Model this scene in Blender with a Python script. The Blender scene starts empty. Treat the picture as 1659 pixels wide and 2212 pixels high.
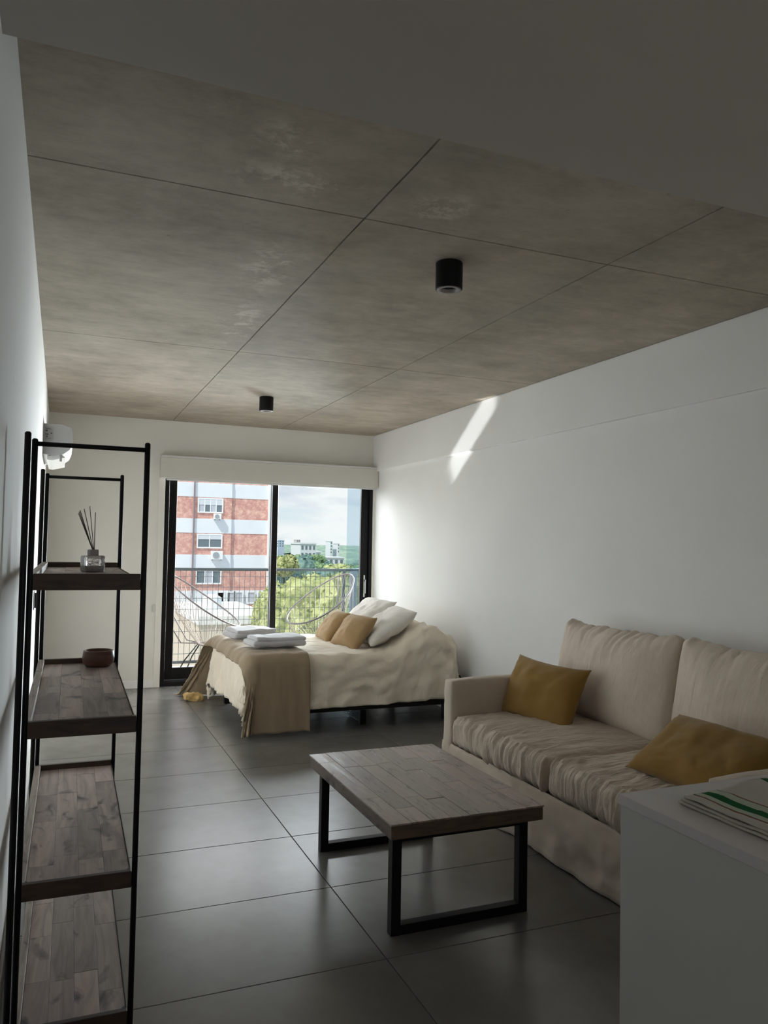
import bpy, bmesh, math, random
from mathutils import Vector, Matrix, noise

random.seed(7)
S = bpy.context.scene
COL = S.collection
PI = math.pi

# ------------------------------------------------------------------ camera
def make_camera():
    yaw, pit, rol, f = 0.391754, 0.0425142, -0.0180974, 1688.62
    fw = Vector((math.sin(yaw)*math.cos(pit), math.cos(yaw)*math.cos(pit), math.sin(pit)))
    r0 = Vector((math.cos(yaw), -math.sin(yaw), 0))
    d0 = fw.cross(r0)
    r = math.cos(rol)*r0 + math.sin(rol)*d0
    d = -math.sin(rol)*r0 + math.cos(rol)*d0
    m = Matrix((r, -d, -fw)).transposed().to_4x4()
    m.translation = Vector((0, 0, 1.43))
    c = bpy.data.cameras.new('camera')
    o = bpy.data.objects.new('camera', c)
    o.matrix_world = m
    c.sensor_fit = 'VERTICAL'
    c.sensor_height = 36.0
    c.lens = f/2212*36.0
    c.clip_start = 0.02
    c.clip_end = 20000
    COL.objects.link(o)
    S.camera = o
make_camera()

# ------------------------------------------------------------------ world, sun, exposure
S.view_settings.view_transform = 'Standard'
S.view_settings.look = 'None'
S.view_settings.gamma = 1
S.view_settings.use_curve_mapping = False
S.view_settings.exposure = 0.0

def srgb(r, g, b):
    def c(v):
        v /= 255.0
        return v/12.92 if v <= 0.04045 else ((v+0.055)/1.055)**2.4
    return (c(r), c(g), c(b), 1)

def make_world():
    w = bpy.data.worlds.new('sky')
    S.world = w
    w.use_nodes = True
    nt = w.node_tree
    nt.nodes.clear()
    N = nt.nodes.new
    L = nt.links.new
    out = N('ShaderNodeOutputWorld')
    bg = N('ShaderNodeBackground')
    tc = N('ShaderNodeTexCoord')
    mp = N('ShaderNodeMapping')
    mp.inputs['Scale'].default_value = (1, 1, 3.2)
    no = N('ShaderNodeTexNoise')
    no.inputs['Scale'].default_value = 4.3
    no.inputs['Detail'].default_value = 6
    no.inputs['Roughness'].default_value = 0.52
    no.inputs['Distortion'].default_value = 0.25
    rp = N('ShaderNodeValToRGB')
    rp.color_ramp.elements[0].position = 0.45
    rp.color_ramp.elements[1].position = 0.58
    sep = N('ShaderNodeSeparateXYZ')
    gr = N('ShaderNodeValToRGB')
    e = gr.color_ramp.elements
    e[0].position = 0.0
    e[0].color = (0.86, 0.92, 0.93, 1)
    e[1].position = 0.35
    e[1].color = (0.38, 0.64, 0.85, 1)
    m1 = e.new(0.10)
    m1.color = (0.60, 0.81, 0.92, 1)
    cl = N('ShaderNodeValToRGB')
    cl.color_ramp.elements[0].color = (0.62, 0.70, 0.82, 1)
    cl.color_ramp.elements[1].color = (0.97, 1.0, 1.0, 1)
    no2 = N('ShaderNodeTexNoise')
    no2.inputs['Scale'].default_value = 7
    no2.inputs['Detail'].default_value = 4
    cl.color_ramp.elements[0].position = 0.36
    cl.color_ramp.elements[1].position = 0.52
    mx = N('ShaderNodeMix')
    mx.data_type = 'RGBA'
    L(tc.outputs['Generated'], mp.inputs['Vector'])
    L(mp.outputs[0], no.inputs['Vector'])
    L(mp.outputs[0], no2.inputs['Vector'])
    L(no.outputs['Fac'], rp.inputs['Fac'])
    L(no2.outputs['Fac'], cl.inputs['Fac'])
    L(tc.outputs['Generated'], sep.inputs[0])
    L(sep.outputs['Z'], gr.inputs['Fac'])
    L(rp.outputs['Color'], mx.inputs['Factor'])
    L(gr.outputs['Color'], mx.inputs[6])
    L(cl.outputs['Color'], mx.inputs[7])
    L(mx.outputs[2], bg.inputs['Color'])
    bg.inputs['Strength'].default_value = 1.0
    L(bg.outputs[0], out.inputs['Surface'])
make_world()

def lamp(name, kind, energy, loc, direction, color=(1, 1, 1), **kw):
    l = bpy.data.lights.new(name, kind)
    l.energy = energy
    l.color = color
    for k, v in kw.items():
        setattr(l, k, v)
    o = bpy.data.objects.new(name, l)
    o.location = loc
    o.rotation_euler = Vector(direction).to_track_quat('-Z', 'Y').to_euler()
    COL.objects.link(o)
    return o
lamp('sun', 'SUN', 4.0, (-20, 0, 60), (0.52, 0.30, -0.80), (1, 0.95, 0.86), angle=0.009)
# added area lamp above the view, boosting daylight through the balcony door
lamp('sky_fill_high', 'AREA', 102, (2.05, 8.62, 2.46), (0.05, -0.80, -0.62), (0.95, 0.98, 1.0),
     shape='RECTANGLE', size=2.3, size_y=0.75)
# added lamps left and right of the balcony, out of view, strengthening daylight
lamp('sky_fill_left', 'AREA', 66, (0.3, 13.5, 1.9), (0.28, -0.96, 0.0), (0.97, 0.985, 1.0),
     shape='RECTANGLE', size=2.0, size_y=4.2, spread=1.6)
lamp('sky_fill_right', 'AREA', 1250, (6.1, 12.2, 1.6), (-0.55, -0.84, 0.0), (1.0, 0.985, 0.97),
     shape='RECTANGLE', size=2.6, size_y=4.0, spread=1.6)
# added lamp low outside, imitating ground bounce to lift the ceiling
lamp('bounce_fill', 'AREA', 150, (2.6, 13.0, -1.3), (-0.05, -0.80, 0.60), (1.0, 0.95, 0.86),
     shape='RECTANGLE', size=6.0, size_y=2.2)
# sun glint thrown up from the balcony through the door onto the top of the right wall
def glint():
    d = (Vector((3.16, 5.80, 2.35))-Vector((1.95, 9.0, 0.12))).normalized()
    e = Vector((0, 0.82, -0.57))
    e = (e-d*e.dot(d)).normalized()
    l = bpy.data.lights.new('sun_glint', 'AREA')
    l.shape = 'RECTANGLE'; l.size = 0.33; l.size_y = 0.20; l.spread = 0.018; l.energy = 0.40
    o = bpy.data.objects.new('sun_glint', l)
    z = -d
    m = Matrix((e, z.cross(e), z)).transposed().to_4x4()
    m.translation = Vector((1.95, 9.0, 0.12))
    o.matrix_world = m
    COL.objects.link(o)
glint()
# added fill lamp behind the camera, lifting surfaces that face away from the door
lamp('rear_fill', 'AREA', 17, (1.6, -2.3, 1.3), (0.1, 1, 0.0), (1.0, 0.96, 0.90),
     shape='RECTANGLE', size=2.4, size_y=1.6)

# ------------------------------------------------------------------ helpers
def fin(o, parent=None):
    COL.objects.link(o)
    if parent is not None:
        o.parent = parent
    return o

def tag(o, label=None, cat=None, group=None, kind=None):
    if label: o['label'] = label
    if cat: o['category'] = cat
    if group: o['group'] = group
    if kind: o['kind'] = kind
    return o

def empty(name, label, cat, loc=(0, 0, 0), rz=0, group=None):
    o = bpy.data.objects.new(name, None)
    o.location = loc
    o.rotation_euler = (0, 0, rz)
    o.empty_display_size = 0.1
    fin(o)
    return tag(o, label, cat, group)

def obj(name, bm, mat, parent=None, smooth=False, bevel=0, label=None):
    me = bpy.data.meshes.new(name)
    bmesh.ops.recalc_face_normals(bm, faces=bm.faces)
    bm.to_mesh(me)
    bm.free()
    if smooth:
        for p in me.polygons:
            p.use_smooth = True
    me.materials.append(mat)
    o = bpy.data.objects.new(name, me)
    if bevel:
        md = o.modifiers.new('bevel', 'BEVEL')
        md.width = bevel
        md.segments = 2
        md.limit_method = 'ANGLE'
        md.angle_limit = 0.7
    fin(o, parent)
    if label: o['label'] = label
    return o

def struct(name, bm, mat, parent=None, **kw):
    o = obj(name, bm, mat, parent, **kw)
    if parent is None:
        o['kind'] = 'structure'
    return o

def box(bm, x0, x1, y0, y1, z0, z1):
    v = [bm.verts.new(p) for p in ((x0,y0,z0),(x1,y0,z0),(x1,y1,z0),(x0,y1,z0),(x0,y0,z1),(x1,y0,z1),(x1,y1,z1),(x0,y1,z1))]
    for f in ((3,2,1,0),(4,5,6,7),(0,1,5,4),(1,2,6,5),(2,3,7,6),(3,0,4,7)):
        bm.faces.new([v[i] for i in f])
    return bm

def B(*a):
    return box(bmesh.new(), *a)

def tube(bm, pts, r, n=8, closed=False, cap=True):
    pts = [Vector(p) for p in pts]
    rings = []
    m = len(pts)
    up = Vector((0, 0, 1))
    pa = None
    for i, p in enumerate(pts):
        if closed:
            t = (pts[(i+1) % m]-pts[i-1]).normalized()
        else:
            t = (pts[min(i+1, m-1)]-pts[max(i-1, 0)]).normalized()
        if pa is None:
            a = t.cross(up)
            if a.length < 0.01:
                a = t.cross(Vector((1, 0, 0)))
        else:
            a = pa-t*pa.dot(t)
            if a.length < 1e-4:
                a = t.cross(up)
        a.normalize()
        pa = a
        b = t.cross(a)
        rr = r[i] if isinstance(r, (list, tuple)) else r
        rings.append([bm.verts.new(p+a*math.cos(2*PI*k/n)*rr+b*math.sin(2*PI*k/n)*rr) for k in range(n)])
    rng = range(m) if closed else range(m-1)
    for i in rng:
        A, Bq = rings[i], rings[(i+1) % m]
        for k in range(n):
            bm.faces.new((A[k], A[(k+1) % n], Bq[(k+1) % n], Bq[k]))
    if cap and not closed:
        bm.faces.new(rings[0])
        bm.faces.new(rings[-1][::-1])
    return bm

def lathe(prof, n=32, axis_loc=(0, 0, 0)):
    bm = bmesh.new()
    rings = []
    ax = Vector(axis_loc)
    for r, z in prof:
        if r < 1e-5:
            rings.append([bm.verts.new(ax+Vector((0, 0, z)))])
        else:
            rings.append([bm.verts.new(ax+Vector((r*math.cos(2*PI*k/n), r*math.sin(2*PI*k/n), z))) for k in range(n)])
    for A, Bq in zip(rings, rings[1:]):
        for k in range(n):
            if len(A) == 1 and len(Bq) == 1: continue
            if len(A) == 1:
                bm.faces.new((A[0], Bq[k], Bq[(k+1) % n]))
            elif len(Bq) == 1:
                bm.faces.new((A[k], A[(k+1) % n], Bq[0]))
            else:
                bm.faces.new((A[k], A[(k+1) % n], Bq[(k+1) % n], Bq[k]))
    return bm

def rbox(hx, hy, hz, r, n=14, puff=(0, 0, 0), disp=None):
    """soft rounded box, half sizes, with bulging faces and wrinkle displacement"""
    bm = bmesh.new()
    idx = {}
    def vert(p):
        k = tuple(round(c, 5) for c in p)
        if k not in idx:
            idx[k] = bm.verts.new(p)
        return idx[k]
    nx, ny, nz = (max(4, int(n*h/max(hx, hy, hz))) for h in (hx, hy, hz))
    def lin(i, m): return -1+2*i/m
    for ax, (na, nb) in ((0, (ny, nz)), (1, (nx, nz)), (2, (nx, ny))):
        for s in (-1, 1):
            for i in range(na):
                for j in range(nb):
                    q = []
                    for a, b in ((i, j), (i+1, j), (i+1, j+1), (i, j+1)):
                        A, Bq = lin(a, na), lin(b, nb)
                        p = (s, A, Bq) if ax == 0 else (A, s, Bq) if ax == 1 else (A, Bq, s)
                        q.append(vert(p))
                    bm.faces.new(q)
    h = Vector((hx, hy, hz))
    for v in bm.verts:
        u = v.co.copy()
        p = Vector((u.x*hx, u.y*hy, u.z*hz))
        q = Vector([max(-(h[i]-r), min(h[i]-r, p[i])) for i in range(3)])
        d = p-q
        nrm = d.normalized() if d.length > 1e-6 else Vector((0, 0, 1))
        p = q+nrm*r
        fx = (1-u.y**2)*(1-u.z**2)
        fy = (1-u.x**2)*(1-u.z**2)
        fz = (1-u.x**2)*(1-u.y**2)
        p += Vector((u.x*puff[0]*fx, u.y*puff[1]*fy, u.z*puff[2]*fz))
        if disp:
            p += nrm*disp(p, u)
        v.co = p
    return bm

def fbm(p, o=3):
    return noise.fractal(Vector(p), 1.0, 2.0, o)

def pillow(W, H, T, n=30, seed=0, ears=0.10, wr=0.012):
    """pinched rectangular cushion, width W along x, height H along z, thickness T along y"""
    bm = bmesh.new()
    sides = []
    for s in (-1, 1):
        g = []
        for i in range(n+1):
            row = []
            for j in range(n+1):
                u, v = -1+2*i/n, -1+2*j/n
                edge = (i in (0, n) or j in (0, n))
                if s == 1 and edge:
                    row.append(sides[0][i][j])
                    continue
                t = max(0, (1-abs(u)**2.6)*(1-abs(v)**2.6))**0.5
                x = W/2*u*(1-ears*(1-abs(v)**2.2)*abs(u)**3)
                z = H/2*v*(1-ears*(1-abs(u)**2.2)*abs(v)**3)
                w = fbm((x*7+seed*3.1, z*7+s, seed), 3)*wr*(0.3+t)
                # radial gather lines towards corners
                a = math.atan2(abs(v)-0.98, abs(u)-0.98)
                rad = math.hypot(1-abs(u), 1-abs(v))
                g2 = math.sin(a*26+seed)*math.exp(-rad*2.6)*wr*0.8*t
                y = s*(T/2*t)+s*(w+g2)
                row.append(bm.verts.new((x, y, z)))
            g.append(row)
        sides.append(g)
        for i in range(n):
            for j in range(n):
                try:
                    bm.faces.new((g[i][j], g[i+1][j], g[i+1][j+1], g[i][j+1]))
                except ValueError:
                    pass
    return bm

def place(o, c, u, v):
    """orient so local x -> u (width), local z -> v (height)"""
    u = Vector(u).normalized()
    v = Vector(v)
    v = (v-u*v.dot(u)).normalized()
    w = v.cross(u)
    m = Matrix((u, w, v)).transposed().to_4x4()
    m.translation = Vector(c)
    o.matrix_world = m

# ------------------------------------------------------------------ materials
class M:
    """small node helper"""
    def __init__(s, name, color, rough=0.6, metallic=0.0, spec=0.5):
        s.m = bpy.data.materials.new(name)
        s.m.use_nodes = True
        s.nt = s.m.node_tree
        s.p = s.nt.nodes['Principled BSDF']
        s.p.inputs['Base Color'].default_value = color
        s.p.inputs['Roughness'].default_value = rough
        s.p.inputs['Metallic'].default_value = metallic
        s.p.inputs['Specular IOR Level'].default_value = spec
        s.col = color
    def N(s, t, **kw):
        n = s.nt.nodes.new(t)
        for k, v in kw.items():
            n.inputs[k.replace('_', ' ')].default_value = v
        return n
    def L(s, a, b): s.nt.links.new(a, b)
    def coord(s, scale=(1, 1, 1), rot=(0, 0, 0), kind='Object'):
        if not hasattr(s, 'tc'):
            s.tc = s.N('ShaderNodeTexCoord')
        mp = s.N('ShaderNodeMapping')
        mp.inputs['Scale'].default_value = scale
        mp.inputs['Rotation'].default_value = rot
        s.L(s.tc.outputs[kind], mp.inputs['Vector'])
        return mp.outputs[0]
    def noise(s, scale=5, detail=4, rough=0.55, vec=None, dist=0):
        n = s.N('ShaderNodeTexNoise')
        n.inputs['Scale'].default_value = scale
        n.inputs['Detail'].default_value = detail
        n.inputs['Roughness'].default_value = rough
        n.inputs['Distortion'].default_value = dist
        s.L(vec if vec is not None else s.coord(), n.inputs['Vector'])
        return n.outputs['Fac']
    def ramp(s, fac, stops):
        r = s.N('ShaderNodeValToRGB')
        el = r.color_ramp.elements
        el[0].position, el[0].color = stops[0]
        el[1].position, el[1].color = stops[-1]
        for p, c in stops[1:-1]:
            e = el.new(p)
            e.color = c
        s.L(fac, r.inputs['Fac'])
        return r.outputs['Color']
    def mix(s, fac, a, b, mode='MIX'):
        m = s.N('ShaderNodeMix')
        m.data_type = 'RGBA'
        m.blend_type = mode
        for inp, v in ((0, fac), (6, a), (7, b)):
            if isinstance(v, (int, float, tuple, list)):
                m.inputs[inp].default_value = v
            else:
                s.L(v, m.inputs[inp])
        return m.outputs[2]
    def base(s, c): s.L(c, s.p.inputs['Base Color']); return s
    def rough(s, c): s.L(c, s.p.inputs['Roughness']); return s
    def bump(s, h, strength=0.3, dist=0.01):
        b = s.N('ShaderNodeBump')
        b.inputs['Strength'].default_value = strength
        b.inputs['Distance'].default_value = dist
        s.L(h, b.inputs['Height'])
        if s.p.inputs['Normal'].is_linked:
            s.L(s.p.inputs['Normal'].links[0].from_socket, b.inputs['Normal'])
        s.L(b.outputs[0], s.p.inputs['Normal'])
        return s

def sc(c, k): return (min(1, c[0]*k), min(1, c[1]*k), min(1, c[2]*k), 1)

def plaster(name, color):
    m = M(name, color, 0.85, spec=0.3)
    f = m.noise(1.3, 3)
    m.base(m.ramp(f, [(0.3, sc(color, 0.97)), (0.7, sc(color, 1.02))]))
    m.bump(m.noise(90, 3), 0.08, 0.002)
    return m.m
WALL = plaster('white_wall_paint', (0.84, 0.835, 0.82, 1))
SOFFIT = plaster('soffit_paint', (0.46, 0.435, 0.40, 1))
BACKWALL = plaster('warm_white_wall_paint', (0.78, 0.76, 0.71, 1))

def concrete():
    m = M('board_formed_concrete', (0.4, 0.37, 0.33, 1), 0.72, spec=0.3)
    v = m.coord(kind='Object')
    big = m.noise(1.3, 9, 0.70, v, 0.2)
    c = m.ramp(big, [(0.30, (0.31, 0.268, 0.212, 1)), (0.5, (0.42, 0.368, 0.298, 1)), (0.70, (0.515, 0.46, 0.38, 1))])
    st = m.noise(4.0, 9, 0.76, m.coord((0.8, 1.6, 1)), 0.1)
    c = m.mix(0.55, c, m.ramp(st, [(0.32, (0.33, 0.33, 0.32, 1)), (0.68, (0.66, 0.66, 0.66, 1))]), 'OVERLAY')
    # water stains running along the shuttering joint, cooler and darker
    sepv = m.N('ShaderNodeSeparateXYZ')
    m.L(v, sepv.inputs[0])
    def band(axis, centre, half, soft):
        d = m.N('ShaderNodeMath'); d.operation = 'SUBTRACT'; d.inputs[1].default_value = centre
        m.L(sepv.outputs[axis], d.inputs[0])
        ab = m.N('ShaderNodeMath'); ab.operation = 'ABSOLUTE'
        m.L(d.outputs[0], ab.inputs[0])
        mr = m.N('ShaderNodeMapRange')
        mr.inputs['From Min'].default_value = half
        mr.inputs['From Max'].default_value = half+soft
        mr.inputs['To Min'].default_value = 1
        mr.inputs['To Max'].default_value = 0
        m.L(ab.outputs[0], mr.inputs['Value'])
        return mr.outputs[0]
    def mul(a, b):
        q = m.N('ShaderNodeMath'); q.operation = 'MULTIPLY'
        m.L(a, q.inputs[0]); m.L(b, q.inputs[1])
        return q.outputs[0]
    stain = m.ramp(m.noise(2.6, 5, 0.65, v), [(0.42, (0, 0, 0, 1)), (0.62, (0.55, 0.55, 0.55, 1))])
    for cx_ in (1.08, 2.16):
        c = m.mix(mul(band('X', cx_, 0.03, 0.28), stain), c, (0.27, 0.265, 0.225, 1))
    c = m.mix(mul(band('Y', 7.7, 0.05, 0.45), stain), c, (0.33, 0.27, 0.20, 1))
    # lime bloom patches beside the joints
    sp = m.noise(9, 9, 0.74, v, 0.3)
    msk = m.ramp(sp, [(0.49, (0, 0, 0, 1)), (0.60, (0.8, 0.8, 0.8, 1))])
    for (px_, py_, sx_, sy_) in ((0.70, 2.47, 0.20, 0.10), (0.60, 2.22, 0.10, 0.10), (0.80, 3.35, 0.12, 0.30), (0.86, 4.2, 0.10, 0.40), (1.22, 2.45, 0.10, 0.10)):
        reg = mul(band('X', px_, sx_*0.4, sx_), band('Y', py_, sy_*0.4, sy_))
        c = m.mix(mul(reg, msk), c, (0.72, 0.66, 0.56, 1))
    pit = m.N('ShaderNodeTexVoronoi')
    pit.inputs['Scale'].default_value = 6
    m.L(v, pit.inputs['Vector'])
    pm = m.ramp(pit.outputs['Distance'], [(0.015, (0.55, 0.52, 0.48, 1)), (0.05, (1, 1, 1, 1))])
    c = m.mix(0.6, c, pm, 'MULTIPLY')
    m.base(c)
    m.bump(sp, 0.12, 0.003)
    m.bump(m.noise(40, 4), 0.08, 0.002)
    return m.m
CONC = concrete()
DARKJOINT = M('dark_joint', (0.05, 0.048, 0.045, 1), 0.9).m

def tile_mat():
    m = M('grey_porcelain', (0.12, 0.12, 0.11, 1), 0.27, spec=0.6)
    info = m.N('ShaderNodeObjectInfo')
    wv = m.coord(kind='Object')
    f = m.noise(3.5, 4, 0.6, wv, 0.2)
    c = m.ramp(f, [(0.2, (0.125, 0.118, 0.108, 1)), (0.8, (0.185, 0.178, 0.165, 1))])
    r = m.ramp(info.outputs['Random'], [(0, (0.92, 0.92, 0.92, 1)), (1, (1.05, 1.05, 1.05, 1))])
    c = m.mix(1.0, c, r, 'MULTIPLY')
    m.base(c)
    m.bump(m.noise(30, 4, 0.6, wv), 0.06, 0.002)
    return m.m
TILE = tile_mat()
GROUT = M('dark_grout', (0.035, 0.034, 0.032, 1), 0.9).m
BLACK = M('black_powder_coat', (0.005, 0.005, 0.006, 1), 0.5, spec=0.22).m
ALU = M('black_aluminium', (0.005, 0.005, 0.006, 1), 0.45, spec=0.2).m
CHROME = M('satin_steel', (0.5, 0.5, 0.5, 1), 0.25, 1.0).m
WPLASTIC = M('white_plastic', (0.62, 0.62, 0.60, 1), 0.45).m
GPLASTIC = M('grey_plastic', (0.30, 0.28, 0.27, 1), 0.5).m
SHADESIDE = M('shaded_white_plastic', (0.46, 0.455, 0.45, 1), 0.45).m  # white plastic with the end panel's shade put into the colour

def wood(name, a, b, dark, grain=(14, 1.2, 14), rough=0.5, rand=0.35, rp=None, knot=1.0):
    m = M(name, a, rough, spec=0.4)
    info = m.N('ShaderNodeObjectInfo')
    add = m.N('ShaderNodeVectorMath')
    add.operation = 'ADD'
    m.L(m.coord(), add.inputs[0])
    cmb = m.N('ShaderNodeCombineXYZ')
    mul = m.N('ShaderNodeMath')
    mul.operation = 'MULTIPLY'
    mul.inputs[1].default_value = 37.0
    m.L(info.outputs['Random'], mul.inputs[0])
    m.L(mul.outputs[0], cmb.inputs[0])
    m.L(mul.outputs[0], cmb.inputs[1])
    m.L(cmb.outputs[0], add.inputs[1])
    mp = m.N('ShaderNodeMapping')
    mp.inputs['Scale'].default_value = grain
    m.L(add.outputs[0], mp.inputs['Vector'])
    f = m.noise(1, 6, 0.6, mp.outputs[0], 1.4)
    mp2 = m.N('ShaderNodeMapping')
    mp2.inputs['Scale'].default_value = (grain[0]*0.45, grain[1]*2.4, grain[2]*0.45)
    m.L(add.outputs[0], mp2.inputs['Vector'])
    k = m.noise(1, 3, 0.5, mp2.outputs[0], 0.8)
    c = m.ramp(f, [(0.28, b), (0.5, a), (0.75, sc(a, 1.35))])
    km = m.ramp(k, [(0.60, (0, 0, 0, 1)), (0.72, (knot, knot, knot, 1))])
    c = m.mix(km, c, dark)
    rr = m.ramp(info.outputs['Random'], [(0, (1-rand, 1-rand, 1-rand, 1)), (1, (1+rand*0.6,)*3+(1,))])
    c = m.mix(1.0, c, rr, 'MULTIPLY')
    m.base(c)
    m.bump(f, 0.35, 0.003)
    if rp:
        m.rough(m.ramp(f, [(0.3, (rp[0],)*3+(1,)), (0.7, (rp[1],)*3+(1,))]))
    return m.m
SHELFWOOD = wood('greyed_acacia', (0.42, 0.325, 0.285, 1), (0.24, 0.18, 0.16, 1), (0.07, 0.052, 0.048, 1), (24, 2.2, 24), 0.48, 0.36)
RIMWOOD = wood('dark_acacia_rim', (0.048, 0.027, 0.016, 1), (0.022, 0.012, 0.008, 1), (0.02, 0.014, 0.012, 1), (6, 30, 30), 0.5, 0.15)
RIMLONG = wood('pale_acacia_rim', (0.40, 0.33, 0.27, 1), (0.17, 0.14, 0.12, 1), (0.08, 0.06, 0.05, 1), (40, 3, 40), 0.5, 0.1)
TABLEWOOD = wood('rustic_recycled_wood', (0.34, 0.265, 0.22, 1), (0.20, 0.15, 0.125, 1), (0.07, 0.05, 0.042, 1), (30, 2.6, 30), 0.34, 0.22, (0.24, 0.42), 0.7)
TABLEEDGE = wood('dark_table_edge', (0.13, 0.088, 0.066, 1), (0.06, 0.04, 0.032, 1), (0.03, 0.02, 0.016, 1), (5, 5, 40), 0.5, 0.1)
BOWLWOOD = wood('reddish_wood', (0.12, 0.055, 0.035, 1), (0.06, 0.028, 0.02, 1), (0.03, 0.015, 0.01, 1), (8, 8, 40), 0.45, 0.05)

def fabric(name, color, wr=0.5, wscale=(3, 3, 3), rough=0.95, weave=500, dist=0.02, sheen=0.2, rot=(0, 0, 0), trans=0):
    m = M(name, color, rough, spec=0.15)
    m.p.inputs['Sheen Weight'].default_value = sheen
    f = m.noise(1, 5, 0.55, m.coord(wscale, rot), 0.6)
    fine = m.noise(weave, 2, 0.5)
    blot = m.noise(6, 3)
    m.base(m.mix(0.35, m.ramp(blot, [(0.3, sc(color, 0.93)), (0.7, sc(color, 1.05))]),
                 m.ramp(fine, [(0.35, sc(color, 0.8)), (0.65, sc(color, 1.12))])))
    m.bump(f, wr, dist)
    m.bump(fine, 0.12, 0.001)
    return m.m
SOFAFAB = fabric('beige_slipcover_linen', (0.58, 0.49, 0.40, 1), 0.5, (9, 9, 3), dist=0.012)
SOFATOP = fabric('beige_slipcover_crinkled', (0.66, 0.555, 0.45, 1), 1.0, (6, 40, 8), dist=0.02)
SOFABACK = fabric('beige_cushion_linen', (0.70, 0.60, 0.50, 1), 0.5, (14, 22, 5), dist=0.012)
MUSTARD = fabric('mustard_cotton', (0.30, 0.175, 0.045, 1), 0.25, (8, 8, 8), dist=0.01)
MUSTARDLIGHT = fabric('ochre_cotton', (0.42, 0.28, 0.14, 1), 0.25, (8, 8, 8), dist=0.01)
DUVET = fabric('cream_duvet_cotton', (0.85, 0.76, 0.62, 1), 0.6, (5, 7, 5), dist=0.03)
SHEET = fabric('white_bed_cotton', (0.80, 0.76, 0.70, 1), 0.4, (9, 16, 9), dist=0.01)
THROW = fabric('tan_throw_cotton', (0.33, 0.25, 0.165, 1), 0.2, (22, 22, 2), dist=0.008, weave=260)
TOWEL = fabric('white_terry', (0.56, 0.555, 0.57, 1), 0.5, (60, 60, 60), dist=0.004, weave=300)
BEDBASE = fabric('dark_bed_base_fabric', (0.03, 0.028, 0.026, 1), 0.1)

def glass_mat(name, tint, refl=0.08, rough=0.0):
    m = bpy.data.materials.new(name)
    m.use_nodes = True
    nt = m.node_tree
    nt.nodes.clear()
    out = nt.nodes.new('ShaderNodeOutputMaterial')
    tr = nt.nodes.new('ShaderNodeBsdfTransparent')
    tr.inputs[0].default_value = tint
    gl = nt.nodes.new('ShaderNodeBsdfGlossy')
    gl.inputs['Roughness'].default_value = rough
    mx = nt.nodes.new('ShaderNodeMixShader')
    fr = nt.nodes.new('ShaderNodeFresnel')
    fr.inputs[0].default_value = 1.35
    geo = nt.nodes.new('ShaderNodeNewGeometry')
    inv = nt.nodes.new('ShaderNodeMath'); inv.operation = 'SUBTRACT'; inv.inputs[0].default_value = 1.0
    nt.links.new(geo.outputs['Backfacing'], inv.inputs[1])
    mu = nt.nodes.new('ShaderNodeMath'); mu.operation = 'MULTIPLY'
    nt.links.new(fr.outputs[0], mu.inputs[0]); nt.links.new(inv.outputs[0], mu.inputs[1])
    nt.links.new(mu.outputs[0], mx.inputs[0])
    nt.links.new(tr.outputs[0], mx.inputs[1])
    nt.links.new(gl.outputs[0], mx.inputs[2])
    nt.links.new(mx.outputs[0], out.inputs[0])
    return m
GLASS = glass_mat('door_glass', (0.97, 0.98, 0.98, 1))
TINTGLASS = glass_mat('blue_tinted_glass', (0.80, 0.88, 0.93, 1))
_g = M('diffuser_glass', (0.9, 0.9, 0.92, 1), 0.06)
_g.p.inputs['Transmission Weight'].default_value = 0.85
_g.bump(_g.noise(90, 2), 0.6, 0.003)
BOTTLEGLASS = _g.m

# ------------------------------------------------------------------ room shell
XL, XR, YB, YF, ZC = -0.135, 3.19, 7.98, -2.6, 2.63
XB = 3.16     # upper band of the right wall
struct('wall_left', B(XL-0.15, XL, YF, YB+0.3, -0.15, ZC+0.35), WALL)
struct('wall_right', B(XR, XR+0.15, YF, YB+0.3, -0.15, ZC+0.35), WALL)
struct('wall_front', B(XL, XR, YF-0.15, YF, -0.15, ZC+0.35), WALL)
struct('trim_1', B(XB, XR, YF, YB, 2.235, ZC), WALL, bevel=0.004)['label'] = 'shallow plaster band projecting from the top of the right wall'
bm = B(XL, 0.905, YB, YB+0.25, 0, ZC+0.3)
box(bm, 0.905, XR, YB, YB+0.25, 2.16, ZC+0.3)
box(bm, 3.165, XR, YB, YB+0.25, 0, 2.16)
struct('wall_back', bm, BACKWALL)
struct('trim_2', B(0.885, 0.945, YB-0.012, YB+0.2, 0, 2.20), BACKWALL, bevel=0.002)
bm = B(XL, 0.885, YB-0.012, YB, 0, 0.075)
struct('baseboard_back', bm, WALL, bevel=0.003)
struct('baseboard_left', B(XL, XL+0.012, YF, YB-0.02, 0, 0.075), WALL, bevel=0.003)
struct('baseboard_right', B(XR-0.012, XR, YF, YB-0.02, 0, 0.075), WALL, bevel=0.003)

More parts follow.
